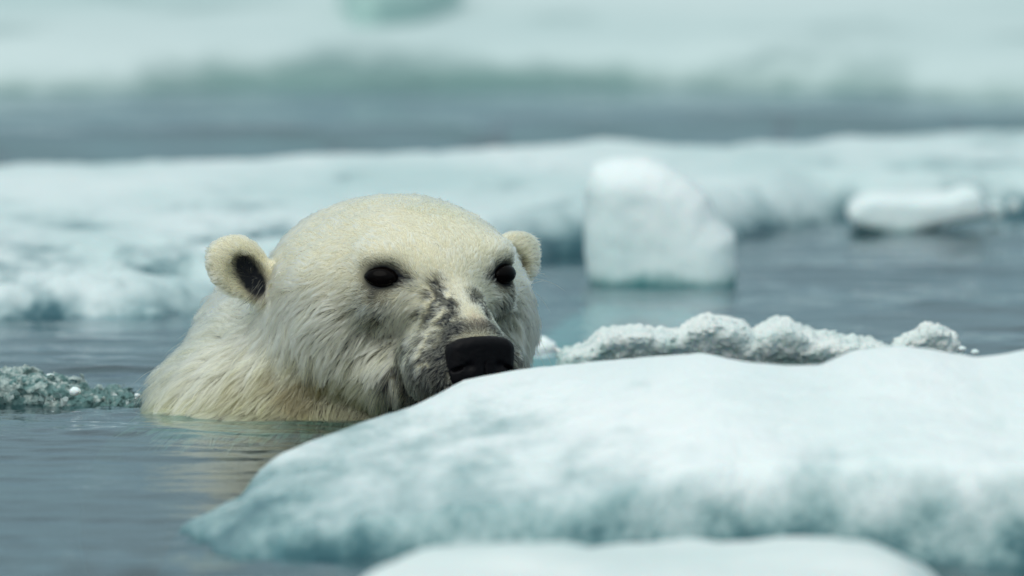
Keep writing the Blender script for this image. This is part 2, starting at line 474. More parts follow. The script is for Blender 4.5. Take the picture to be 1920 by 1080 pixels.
# far floe
far_front = [(-700, 185), (0, 176), (300, 172), (600, 166), (900, 158), (1200, 160), (1500, 170), (1920, 186), (2700, 195)]
def far_top(X, Y, d):
    P = np.stack([X, Y * 0.5, X * 0], -1)
    return 0.075 + 0.03 * fbm(P, 1.2, 4, 0.5, 61)
fo = [on_z(a, b) for a, b in far_front] + [(1.9, 32), (-1.9, 32)]
o = floe('ice_floe', fo, (0.03, 0.05), far_top, M_far, edge=0.45, seed=62, edge_noise=0.18, nfreq=2)
tag(o, 'farthest ice floe, strongly blurred across the top of the picture', 'ice floe')
def pool(cx, cy, rx, ry, label):
    th = np.linspace(0, 2 * math.pi, 40, endpoint=False)
    r = 1 + 0.15 * np.sin(th * 3 + 1) + 0.08 * np.sin(th * 5)
    ring = np.stack([cx + rx * r * np.cos(th), cy + ry * r * np.sin(th), np.full(40, 0.125)], -1)
    V = np.concatenate([ring, ring * [1, 1, 1] - [0, 0, 0.06], [[cx, cy, 0.125]]])
    F = [(80, i, (i + 1) % 40) for i in range(40)]
    F += [(i, i + 40, (i + 1) % 40) for i in range(40)] + [((i + 1) % 40, i + 40, (i + 1) % 40 + 40) for i in range(40)]
    o = link('melt_pool', mesh_np('melt_pool', V, F), M_pool)
    tag(o, label, 'melt pool')
M_pool = plain('melt_water', (0.34, 0.52, 0.50), 0.6)
px_ = on_z(740, -30, 0.125); pool(px_[0], px_[1], 0.11, 0.62, 'small blurred green melt pool at the top edge, above the bear\'s head')

def shatter(G, cell, amp, tilt, seed):
    """broken-ice offset: every random cell is shifted and tilted as a whole"""
    Q = G / cell + 500.0
    Iq = np.floor(Q).astype(np.int64)
    best = np.full(G.shape[:-1], 9.0); val = np.zeros(G.shape[:-1])
    for dx in (-1, 0, 1):
        for dy in (-1, 0, 1):
            for dz in (-1, 0, 1):
                C = Iq + np.array([dx, dy, dz])
                h = [hash3(C[..., 0], C[..., 1], C[..., 2], seed + k) for k in range(3)]
                o = Q - (C + np.stack(h, -1))
                d = (o ** 2).sum(-1)
                h2 = [hash3(C[..., 0], C[..., 1], C[..., 2], seed + 7 + k) - 0.5 for k in range(4)]
                v = amp * 2 * h2[3] + tilt * cell * (o[..., 0] * h2[0] + o[..., 1] * h2[1] + o[..., 2] * h2[2]) * 2
                m = d < best
                best = np.where(m, d, best); val = np.where(m, v, val)
    return val

# ------------------------------------------------------------------ ice lumps from a silhouette, given real depth
def lump(name, sil_px, Y, depth, h, mat, seed=0, n_amp=0.01, n_freq=14, rnd=0.03, below=0.05, octs=4, gain=0.5, ridge=False, parent=None, skew=0.0, broken=None):
    poly = np.array([(at_y(a, b, Y)[0], at_y(a, b, Y)[2]) for a, b in sil_px])
    lo = (poly[:, 0].min() - 0.03, -depth / 2 - 0.03 - skew * max(poly[:, 1].max(), 0.04), min(poly[:, 1].min(), -below) - 2 * h)
    hi = (poly[:, 0].max() + 0.03, depth / 2 + 0.03 + skew * below, poly[:, 1].max() + 0.03)
    G = grid_pts(lo, hi, h)
    d2 = poly_sdf(G[:, 0, :, :][..., [0, 2]], poly)[:, None, :]
    d2 = np.broadcast_to(d2, G.shape[:3]) + rnd
    # thickness: elliptical in plan, smaller towards the top
    dy = np.abs(G[..., 1] + skew * G[..., 2]) - (depth / 2 - rnd)
    q = np.sqrt(np.maximum(d2, 0) ** 2 + np.maximum(dy, 0) ** 2) + np.minimum(np.maximum(d2, dy), 0)
    D = q - rnd
    D = D + n_amp * fbm(G, n_freq, octs, gain, seed, ridge=ridge)
    if broken:
        for cs, am, ti in broken: D = D + shatter(G, cs, am, ti, seed)
    D[0] = D[-1] = 1; D[:, 0] = D[:, -1] = 1; D[:, :, 0] = D[:, :, -1] = 1
    V, F = surface_nets(D, lo, h)
    V[:, 1] += Y
    return link(name, mesh_np(name, V, F), mat, parent)

M_white_ice = plain('wet_white_ice', (0.85, 0.92, 0.93), 0.12, Subsurface_Weight=0.2, IOR=1.31)
blk = [(1128, 575), (1104, 520), (1094, 430), (1098, 345), (1112, 312), (1150, 300), (1210, 296), (1246, 306), (1292, 334), (1328, 366), (1342, 405), (1376, 440), (1378, 520), (1360, 575)]
o = lump('ice_block', blk, 14.42, 0.20, 0.005, M_block, seed=71, n_amp=0.006, n_freq=15, rnd=0.05, below=0.06)
tag(o, 'tall rounded white block of snowy ice standing in the water behind the bear', 'ice block')
slab = [(1588, 402), (1592, 385), (1612, 368), (1650, 362), (1700, 367), (1780, 366), (1815, 354), (1836, 360), (1842, 398), (1790, 412), (1730, 428), (1690, 440), (1640, 428), (1600, 415)]
o = lump('ice_slab', slab, 15.45, 0.18, 0.006, M_block, seed=72, n_amp=0.005, n_freq=18, rnd=0.012, below=0.02)
tag(o, 'flat white slab of ice at the far right water edge of the floe', 'ice slab')
o = lump('ice_chunk', [(1846, 402), (1848, 386), (1862, 378), (1878, 384), (1882, 404), (1864, 414)], 15.5, 0.03, 0.003, M_block, seed=73, n_amp=0.003, n_freq=30, rnd=0.005, below=0.01)
tag(o, 'small blurred white ice chunk touching the right end of the flat slab', 'ice chunk')
o = lump('ice_chunk', [(1890, 398), (1890, 378), (1902, 370), (1914, 378), (1914, 398)], 15.6, 0.03, 0.003, M_block, seed=74, n_amp=0.003, n_freq=30, rnd=0.005, below=0.01)
tag(o, 'smallest blurred ice chunk, farthest right of the flat slab', 'ice chunk')
o = lump('ice_chunk', [(985, 664), (990, 640), (1008, 631), (1026, 632), (1041, 645), (1036, 657), (1012, 666)], 13.12, 0.03, 0.002, M_white_ice, seed=75, n_amp=0.005, n_freq=60, rnd=0.006, below=0.0)
tag(o, 'small bright ice chip floating by the bear\'s right cheek', 'ice chunk')

rid = [(1045, 700), (1046, 662), (1070, 652), (1100, 640), (1122, 622), (1148, 612), (1160, 616), (1190, 611), (1215, 611), (1250, 615), (1275, 620), (1290, 600), (1308, 590), (1330, 584), (1350, 592), (1375, 594), (1395, 602), (1412, 622), (1430, 608), (1450, 598), (1468, 592), (1485, 600), (1510, 612), (1530, 622), (1580, 624), (1620, 630), (1650, 640), (1680, 655), (1690, 700)]
o = lump('ice_ridge', rid, 12.75, 0.20, 0.0022, M_crust, seed=81, n_amp=0.009, n_freq=40, rnd=0.02, below=0.03, octs=4, gain=0.72, ridge=True, skew=0.8)
tag(o, 'long crusty ridge of granular ice floating between the bear and the lone mound', 'ice ridge')
lm = [(1668, 690), (1672, 645), (1690, 630), (1712, 611), (1735, 602), (1760, 604), (1785, 614), (1800, 632), (1806, 652), (1806, 690)]
o = lump('ice_mound', lm, 12.7, 0.12, 0.0022, M_crust, seed=82, n_amp=0.009, n_freq=48, rnd=0.02, below=0.03, octs=4, gain=0.72, ridge=True, skew=0.6)
tag(o, 'small rounded crusty ice mound to the right of the long ridge', 'ice mound')

# ------------------------------------------------------------------ glassy brash ice
def shard_mesh(n, centers, sizes, seed):
    r = np.random.default_rng(seed)
    base = np.array([(1, 0, 0), (-1, 0, 0), (0, 1, 0), (0, -1, 0), (0, 0, 1), (0, 0, -1)], float)
    tri = np.array([(0, 2, 4), (2, 1, 4), (1, 3, 4), (3, 0, 4), (2, 0, 5), (1, 2, 5), (3, 1, 5), (0, 3, 5)])
    Vs, Fs = [], []
    for i in range(n):
        b = base * r.uniform(0.5, 1.3, (6, 1)) + r.normal(0, 0.25, (6, 3))
        q = r.normal(size=4); q /= np.linalg.norm(q)
        w, x, y, z = q
        R = np.array([[1 - 2 * (y * y + z * z), 2 * (x * y - z * w), 2 * (x * z + y * w)], [2 * (x * y + z * w), 1 - 2 * (x * x + z * z), 2 * (y * z - x * w)], [2 * (x * z - y * w), 2 * (y * z + x * w), 1 - 2 * (x * x + y * y)]])
        Vs.append(b @ R.T * sizes[i] + centers[i]); Fs.append(tri + 6 * i)
    return np.concatenate(Vs), np.concatenate(Fs)

def clear_ice(name, tint, white):
    m, nt, ns, ls = new_mat(name)
    out = N(ns, 'ShaderNodeOutputMaterial')
    bs = N(ns, 'ShaderNodeBsdfPrincipled')
    geo = N(ns, 'ShaderNodeNewGeometry')
    rp = N(ns, 'ShaderNodeValToRGB')
    rp.color_ramp.elements[0].position = 0.45; rp.color_ramp.elements[0].color = (*tint, 1)
    rp.color_ramp.elements[1].position = 0.95; rp.color_ramp.elements[1].color = (*white, 1)
    ls.new(geo.outputs['Random Per Island'], rp.inputs[0])
    ls.new(rp.outputs[0], bs.inputs['Base Color'])
    bs.inputs['Roughness'].default_value = 0.08
    bs.inputs['IOR'].default_value = 1.31
    bs.inputs['Transmission Weight'].default_value = 0.55
    ls.new(bs.outputs[0], out.inputs[0])
    return m
M_clear = clear_ice('clear_brash_ice', (0.22, 0.34, 0.34), (0.85, 0.92, 0.92))
brash_top = np.array([(-60, 700), (0, 698), (40, 702), (85, 704), (110, 712), (148, 722), (160, 738), (200, 737), (235, 738), (262, 750), (275, 757)], float)
def brash():
    r = np.random.default_rng(5)
    C, S = [], []
    n = 1000
    for i in range(n):
        px = r.uniform(-60, 272) if r.random() > 0.25 else r.uniform(-60, 150)
        top = np.interp(px, brash_top[:, 0], brash_top[:, 1])
        u = r.random() ** 0.8
        py = 757 - (757 - top) * u
        Yb = 12.30 + r.uniform(-0.03, 0.16) + u * 0.12 + (0.02 if px > 150 else 0)
        x, y, z = at_y(px, py, Yb)
        C.append((x, y, max(z, -0.004))); S.append((0.0012 + 0.0042 * r.random() ** 2.0) * (1.25 if px < 150 else 0.8))
    V, F = shard_mesh(n, np.array(C), np.array(S), 6)
    o = link('brash_ice', mesh_np('brash_ice', V, F, smooth=False), M_clear)
    tag(o, 'low glassy heap of broken brash ice floating left of the bear', 'brash ice', kind='stuff')
    b = [(-80, 775), (-80, 700), (0, 701), (40, 704), (100, 714), (145, 725), (160, 740), (230, 741), (262, 755), (262, 775)]
    return lump('slush_bank', b, 12.41, 0.16, 0.0025, M_slush, seed=91, n_amp=0.008, n_freq=35, rnd=0.008, below=0.02, octs=4, gain=0.6, broken=[(0.012, 0.003, 0.7)])
M_slush = ice_material('grey_green_slush', (0.62, 0.70, 0.68), (0.16, 0.29, 0.29), -0.005, 0.05, nscale=60, bump=0.9, bump_scale=200, patch=1.0, sss=0.0, rough=0.08)
tag(brash(), 'low bank of grey green slush carrying the brash ice left of the bear', 'slush')
def chunk(px, py, Yc, size, seed, label, mat, group=None, flat=0.8, name='ice_chunk'):
    G = grid_pts((-1.5, -1.5, -1.5), (1.5, 1.5, 1.5), 0.16)
    D = np.sqrt((G[..., 0] / 1.1) ** 2 + G[..., 1] ** 2 + (G[..., 2] / flat) ** 2) - 0.9 + 0.35 * fbm(G, 1.1, 3, 0.5, seed)
    D[0] = D[-1] = 1; D[:, 0] = D[:, -1] = 1; D[:, :, 0] = D[:, :, -1] = 1
    V, F = surface_nets(D, (-1.5, -1.5, -1.5), 0.16)
    me = mesh_np(name, V * size, F)
    o = link(name, me, mat); o.location = at_y(px, py, Yc)
    tag(o, label, 'ice chunk', group)
M_glass_dark = plain('clear_dark_ice', (0.03, 0.09, 0.10), 0.06, Transmission_Weight=0.3, IOR=1.31)
chunk(139, 734, 12.26, 0.0068, 1, 'brightest white lump at the right shoulder of the brash heap', M_white_ice)
chunk(95, 706, 12.42, 0.0055, 2, 'pale lump on top of the brash heap between two dark lumps', M_white_ice)
chunk(135, 717, 12.42, 0.0062, 3, 'dark clear ice lump on top of the brash heap, the one farther right', M_glass_dark)
chunk(109, 713, 12.44, 0.0070, 4, 'dark clear ice lump beside the pale lump on the brash heap', M_glass_dark)
chunk(78, 713, 12.42, 0.0062, 8, 'dark low lump of clear ice left of the pale lump on the brash heap', M_glass_dark, flat=0.5)
chunk(258, 741, 12.30, 0.0035, 5, 'tiny white ice crumb at the right end of the brash, nearest the bear', M_white_ice)
chunk(1804, 654, 12.62, 0.0042, 6, 'tiny bright ice crumb against the right foot of the crusty mound', M_white_ice)
chunk(1829, 660, 12.62, 0.0045, 7, 'tiny ice crumb farthest right of the crusty mound', M_white_ice)

# ------------------------------------------------------------------ the bear
YAW = math.radians(20)
EYE = Vector(at_y(832, 517, 11.98))            # midpoint between the eyes
RB = Matrix(((math.cos(YAW), math.sin(YAW), 0), (math.sin(YAW), -math.cos(YAW), 0), (0, 0, 1)))  # local (u,f,z) -> world, columns below
def to_world(P):
    P = np.asarray(P, float)
    c, s = math.cos(YAW), math.sin(YAW)
    x = P[..., 0] * c + P[..., 1] * s + EYE.x
    y = P[..., 0] * s - P[..., 1] * c + EYE.y
    return np.stack([x, y, P[..., 2] + EYE.z], -1)
def dir_world(P):
    return to_world(P) - np.array(EYE)
WZ = -EYE.z                                    # local height of the water

def ell(P, c, r, rot=None):
    q = P - np.asarray(c, np.float32)
    if rot is not None: q = q @ np.asarray(rot, np.float32)
    r = np.asarray(r, np.float32)
    k0 = np.sqrt(((q / r) ** 2).sum(-1)); k1 = np.sqrt(((q / r ** 2) ** 2).sum(-1))
    return k0 * (k0 - 1) / np.maximum(k1, 1e-6)
def smin(a, b, k):
    h = np.clip(0.5 + 0.5 * (b - a) / k, 0, 1)
    return b * (1 - h) + a * h - k * h * (1 - h)
def smax(a, b, k): return -smin(-a, -b, k)
def rotm(ax, deg):
    return np.array(Matrix.Rotation(math.radians(deg), 3, ax))

EAR_R = [None, None]
def ear_frame(s):
    """columns: across, out of the head (up), face normal of the ear cup"""
    up = np.array([s * 0.80, -0.10, 0.60]); up /= np.linalg.norm(up)
    nrm = np.array([s * 0.25, 0.95, 0.1]); nrm -= up * (nrm @ up); nrm /= np.linalg.norm(nrm)
    ac = np.cross(up, nrm)
    return np.stack([ac, up, nrm], 1)
EAR_C = {-1: np.array([-0.165, -0.202, -0.006]), 1: np.array([0.144, -0.205, -0.004])}

def bear_sdf(P):
    A = np.concatenate([np.abs(P[..., :1]), P[..., 1:]], -1)          # mirrored copy
    d = ell(P, (-0.003, -0.125, -0.006), (0.120, 0.135, 0.084))            # cranium
    d = smin(d, ell(P, (-0.006, -0.185, -0.012), (0.126, 0.11, 0.082)), 0.03)
    d = smin(d, ell(P, (0, -0.05, 0.000), (0.082, 0.075, 0.050)), 0.04)    # forehead
    d = smin(d, ell(A, (0.086, -0.136, -0.060), (0.059, 0.09, 0.084)), 0.035)   # cheeks
    d = smin(d, ell(P, (0, -0.075, -0.115), (0.082, 0.10, 0.055)), 0.03)        # jaw
    d = smin(d, ell(P, (0, 0.030, -0.046), (0.038, 0.090, 0.036), rotm('X', -26)), 0.024)   # bridge of the muzzle
    d = smin(d, ell(P, (0, 0.040, -0.088), (0.060, 0.074, 0.043), rotm('X', -6)), 0.016)
    d = smin(d, ell(A, (0.030, 0.070, -0.104), (0.036, 0.042, 0.036)), 0.018)          # lips
    d = smin(d, ell(P, (0, 0.055, -0.135), (0.036, 0.05, 0.022)), 0.015)               # chin
    d = smin(d, ell(P, (0, 0.092, -0.070), (0.034, 0.026, 0.028)), 0.012)              # behind the nose
    d = smin(d, ell(A, (0.058, -0.026, 0.024), (0.028, 0.030, 0.014)), 0.02)           # brow
    d = smin(d, ell(A, (0.062, -0.026, -0.030), (0.026, 0.03, 0.016)), 0.025)          # below the eye
    d = smax(d, -ell(A, (0.078, 0.016, 0.0), (0.022, 0.021, 0.015)), 0.012)            # sockets
    # ears
    for s in (-1, 1):
        R = ear_frame(s); q = (P - EAR_C[s].astype(np.float32)) @ R.astype(np.float32)
        e = ell(q, (-0.003, 0.010, 0), (0.032, 0.037, 0.015))
        e = smin(e, ell(q, (-0.004, -0.028, -0.004), (0.022, 0.026, 0.018)), 0.012)
        e = smax(e, -ell(q, (0.000, -0.004, 0.020), (0.0255, 0.0325, 0.0235)), 0.006)
        d = smin(d, e, 0.014)
    # neck, chest, back
    d = smin(d, ell(P, (-0.015, -0.30, -0.105), (0.155, 0.20, 0.115)), 0.05)
    d = smin(d, ell(P, (-0.045, -0.265, -0.150), (0.190, 0.17, 0.085)), 0.035)
    d = smin(d, ell(P, (-0.060, -0.235, -0.205), (0.232, 0.19, 0.075)), 0.03)
    d = smin(d, ell(P, (0.03, -0.62, -0.34), (0.22, 0.40, 0.20)), 0.08)
    return d

def build_bear():
    h = 0.005
    lo, hi = (-0.34, -1.06, -0.56), (0.33, 0.17, 0.11)
    G = grid_pts(lo, hi, h)
    D = bear_sdf(G)
    D = D + 0.0022 * vnoise(G, 22, 3)
    D[0] = D[-1] = 1; D[:, 0] = D[:, -1] = 1; D[:, :, 0] = D[:, :, -1] = 1
    V, F = surface_nets(D, lo, h)
    return V, F

def normals_at(P, e=0.0015):
    g = np.stack([bear_sdf(P + np.array(d) * e) - bear_sdf(P - np.array(d) * e) for d in ((1, 0, 0), (0, 1, 0), (0, 0, 1))], -1)
    return g / np.maximum(np.linalg.norm(g, axis=-1, keepdims=True), 1e-9)

EYE_P = {s: np.array([s * 0.0712, -0.0055, 0.0]) for s in (-1, 1)}
NOSE_C = np.array([0.003, 0.110, -0.085])

def blob(P, c, r):
    q = (P - np.array(c)) / np.array(r)
    return np.exp(-(q ** 2).sum(-1))

def dark_mask(P):
    """0..1: how much dark skin / grey hair shows"""
    A = np.concatenate([np.abs(P[..., :1]), P[..., 1:]], -1)
    n1 = fbm(P, 75, 4, 0.8, 101) * 0.75 + 0.5
    n2 = fbm(P, 28, 3, 0.6, 104) * 0.5 + 0.5
    m = 1.15 * blob(P, (-0.022, 0.040, -0.020), (0.011, 0.06, 0.017))          # patch left on the bridge
    m += 0.8 * blob(P, (-0.029, 0.05, -0.044), (0.011, 0.06, 0.011))
    m += 0.9 * blob(P, (0.017, 0.040, -0.020), (0.008, 0.05, 0.007))           # right of the bridge
    m += 0.8 * blob(P, (0.027, 0.05, -0.034), (0.007, 0.05, 0.012))
    m += 2.1 * blob(A, (0.048, 0.070, -0.108), (0.017, 0.070, 0.026))          # lips, whisker pad
    m += 2.2 * blob(A, (0.047, 0.055, -0.132), (0.024, 0.060, 0.020))
    m += 0.55 * blob(A, (0.040, 0.070, -0.078), (0.014, 0.045, 0.018))
    m = 1.9 * m * np.clip(0.25 + 3.2 * (n1 - 0.36), 0.05, 2.0)
    m += 1.1 * blob(A, (0, 0.100, -0.052), (0.045, 0.018, 0.010))              # rim over the nose
    m += 1.0 * blob(A, (0.038, 0.100, -0.085), (0.013, 0.018, 0.03))
    m += 1.35 * blob(A, (0.0715, 0.0, 0.0015), (0.026, 0.022, 0.0155))           # eye rims
    m += 0.7 * blob(A, (0.050, 0.010, -0.001), (0.011, 0.02, 0.005))           # inner corners
    m += 1.7 * np.clip(n2 * 2 - 0.5, 0, 1) * blob(A, (0.078, -0.01, -0.036), (0.022, 0.03, 0.022))     # damp fur under the eyes
    return np.clip(m, 0, 1)

def ear_inside(P):
    m = np.zeros(P.shape[:-1])
    for s in (-1, 1):
        R = ear_frame(s); q = (P - EAR_C[s]) @ R
        k = (((q[..., 0] + 0.001 + 0.3 * (q[..., 1] + 0.010)) / 0.0155) ** 2 + ((q[..., 1] + 0.008) / 0.030) ** 2 + ((q[..., 2] - 0.004) / 0.016) ** 2)
        m = np.maximum(m, np.clip(1.35 - k * 0.9, 0, 1))
    return m

def ear_dist(P):
    return np.minimum(*[np.linalg.norm(P - (EAR_C[s] + ear_frame(s)[:, 1] * 0.01), axis=-1) for s in (-1, 1)])

def attr_mat_skin():
    m, nt, ns, ls = new_mat('bear_skin_underfur')
    out = N(ns, 'ShaderNodeOutputMaterial'); bs = N(ns, 'ShaderNodeBsdfPrincipled')
    at = N(ns, 'ShaderNodeAttribute', attribute_name='coat')
    nz = N(ns, 'ShaderNodeTexNoise'); nz.inputs['Scale'].default_value = 300
    mr = N(ns, 'ShaderNodeMapRange'); mr.inputs['To Min'].default_value = 0.7; mr.inputs['To Max'].default_value = 1.2
    ls.new(nz.outputs[0], mr.inputs[0])
    mx = N(ns, 'ShaderNodeMix', data_type='RGBA'); mx.blend_type = 'MULTIPLY'; mx.inputs['Factor'].default_value = 1
    ls.new(at.outputs['Color'], mx.inputs['A']); ls.new(mr.outputs[0], mx.inputs['B'])
    ls.new(mx.outputs['Result'], bs.inputs['Base Color'])
    bs.inputs['Roughness'].default_value = 0.9; bs.inputs['Specular IOR Level'].default_value = 0.15
    ls.new(bs.outputs[0], out.inputs[0])
    return m

bear = bpy.data.objects.new('polar_bear', None)
col.objects.link(bear)
bear.location = (EYE.x, EYE.y + 0.3, 0)
tag(bear, 'cream white polar bear swimming, head above water, dark eyes and black nose', 'polar bear')
def bear_part(name, V_local, F, mat, parent=bear, smooth=True):
    me = mesh_np(name, to_world(V_local), F, smooth)
    o = link(name, me, mat)
    o.parent = parent
    o.matrix_parent_inverse = Matrix.Translation(-Vector(bear.location))
    return o

V_body, F_body = V, F = build_bear()
# the local frame is mirrored with respect to the world one, so turn the faces round
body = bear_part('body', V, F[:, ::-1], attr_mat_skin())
dm = dark_mask(V); ei = ear_inside(V)
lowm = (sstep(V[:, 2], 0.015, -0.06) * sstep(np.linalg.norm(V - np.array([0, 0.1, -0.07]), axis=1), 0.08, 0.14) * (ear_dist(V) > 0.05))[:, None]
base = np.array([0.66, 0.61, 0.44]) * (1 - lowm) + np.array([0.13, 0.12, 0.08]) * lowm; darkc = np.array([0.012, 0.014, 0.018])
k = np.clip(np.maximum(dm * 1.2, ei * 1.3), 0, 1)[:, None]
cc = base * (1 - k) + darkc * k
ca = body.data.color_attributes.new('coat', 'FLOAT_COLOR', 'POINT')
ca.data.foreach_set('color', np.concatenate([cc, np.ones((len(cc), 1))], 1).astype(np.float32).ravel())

# nose
def nose_part(scale=1.17):
    h = 0.0012
    lo, hi = (-0.042, -0.024, -0.036), (0.042, 0.026, 0.032)
    G = grid_pts(lo, hi, h)
    x, y, z = G[..., 0], G[..., 1], G[..., 2]
    # rounded wedge: wide flat top, narrower below, front face leaning back towards the lip
    w = 0.0335 - 0.10 * np.maximum(-z - 0.004, 0) - 4.0 * np.maximum(z - 0.012, 0) ** 1.5
    dx = np.abs(x) - w
    dz = np.maximum(z - (0.021 - 3.5 * x * x) - 0.18 * (y), -z - 0.026)
    dyy = np.maximum(y - (0.015 - 5.5 * x * x + 0.10 * z), -y - 0.02)
    r = 0.010
    q = np.sqrt(np.maximum(dx + r, 0) ** 2 + np.maximum(dz + r, 0) ** 2 + np.maximum(dyy + r, 0) ** 2) + np.minimum(np.maximum(np.maximum(dx, dz), dyy) + r, 0) - r
    for s in (-1, 1):
        q = smax(q, -ell(G, (s * 0.016, 0.018, -0.006), (0.0068, 0.008, 0.0055), rotm('Y', s * 20)), 0.003)       # nostrils
        q = smax(q, -ell(G, (s * 0.027, 0.012, -0.009), (0.0080, 0.009, 0.0020), rotm('Y', s * 25)), 0.002)       # side slits
    q = smax(q, -ell(G, (0, 0.017, -0.016), (0.0010, 0.006, 0.016)), 0.002)                                         # groove
    q = q + 0.0003 * vnoise(G, 420, 9)
    q[0] = q[-1] = 1; q[:, 0] = q[:, -1] = 1; q[:, :, 0] = q[:, :, -1] = 1
    V, F = surface_nets(q, lo, h)
    m, nt, ns, ls = new_mat('nose_leather')
    out = N(ns, 'ShaderNodeOutputMaterial'); bs = N(ns, 'ShaderNodeBsdfPrincipled')
    bs.inputs['Base Color'].default_value = (0.004, 0.0035, 0.005, 1); bs.inputs['Roughness'].default_value = 0.5
    bs.inputs['Specular IOR Level'].default_value = 0.13
    nz = N(ns, 'ShaderNodeTexVoronoi'); nz.inputs['Scale'].default_value = 700
    bp = N(ns, 'ShaderNodeBump'); bp.inputs['Strength'].default_value = 0.35; bp.inputs['Distance'].default_value = 0.0006
    geo = N(ns, 'ShaderNodeNewGeometry'); ls.new(geo.outputs['Position'], nz.inputs['Vector'])
    ls.new(nz.outputs[0], bp.inputs['Height']); ls.new(bp.outputs[0], bs.inputs['Normal'])
    ls.new(bs.outputs[0], out.inputs[0])
    return bear_part('nose', V * scale + NOSE_C, F[:, ::-1], m)
nose_part()

# eyes: dark glossy ball set in an almond rim of black skin
M_eye = plain('eye_dark', (0.003, 0.002, 0.002), 0.12, IOR=1.33, Specular_IOR_Level=0.12)
M_rim = plain('eyelid_skin', (0.010, 0.010, 0.012), 0.55)
def uvball(nu=24, nv=14):
    V, F = [], []
    for j in range(nv + 1):
        t = math.pi * j / nv
        for i in range(nu):
            a = 2 * math.pi * i / nu
            V.append((math.sin(t) * math.cos(a), math.sin(t) * math.sin(a), math.cos(t)))
    for j in range(nv):
        for i in range(nu):
            F.append((j * nu + i, (j + 1) * nu + i, (j + 1) * nu + (i + 1) % nu, j * nu + (i + 1) % nu))
    return np.array(V), np.array(F)
BV, BF = uvball()
for s in (-1, 1):
    nrm = np.array([s * 0.62, 0.76, 0.05]); nrm /= np.linalg.norm(nrm)
    up = np.array([0, 0, 1.0]); up -= nrm * (up @ nrm); up /= np.linalg.norm(up)
    ac = np.cross(up, nrm)
    Rm = np.stack([ac, nrm, up], 1)
    c = EYE_P[s]
    BE = BV * [0.0200, 0.0130, 0.0122]; BE[:, 2] *= 1 - 0.35 * np.abs(BV[:, 0]) ** 3
    eye = bear_part('eye', BE @ Rm.T + c, BF, M_eye)
    # rim
    th = np.linspace(0, 2 * math.pi, 40, endpoint=False)
    Vr, Fr = [], []
    for i, t in enumerate(th):
        ix = math.cos(t) * s                                # + towards the snout? (across axis points to the outside on one side)
        a = 0.0212 * math.cos(t); b = 0.0122 * math.sin(t) * (1 - 0.30 * abs(math.cos(t)) ** 2)
        if math.cos(t) * s * 1 < -0.7: a *= 1.22             # tear duct corner
        b -= 0.0015 * math.cos(t) * 0
        for kx in range(8):
            p = 2 * math.pi * kx / 8
            rr = 0.0030
            Vr.append((a + rr * math.cos(p) * math.cos(t), 0.0035 + 0.004 * math.sin(p) - 0.004 * math.cos(t) ** 2, b + rr * math.cos(p) * math.sin(t)))
    n = len(th)
    for i in range(n):
        for kx in range(8):
            Fr.append((i * 8 + kx, ((i + 1) % n) * 8 + kx, ((i + 1) % n) * 8 + (kx + 1) % 8, i * 8 + (kx + 1) % 8))
    rim = bear_part('eyelid', np.array(Vr) @ Rm.T + c, np.array(Fr), M_rim, parent=eye)
    rim.matrix_parent_inverse = Matrix.Translation(-Vector(bear.location))

def kd_nearest(S, Q):
    """index of the nearest seed point for every query (grid hash, all numpy)"""
    from mathutils.kdtree import KDTree
    kd = KDTree(len(S))
    for i, p in enumerate(S): kd.insert(p, i)
    kd.balance()
    f = kd.find
    return np.fromiter((f(q)[1] for q in Q), np.int64, len(Q))

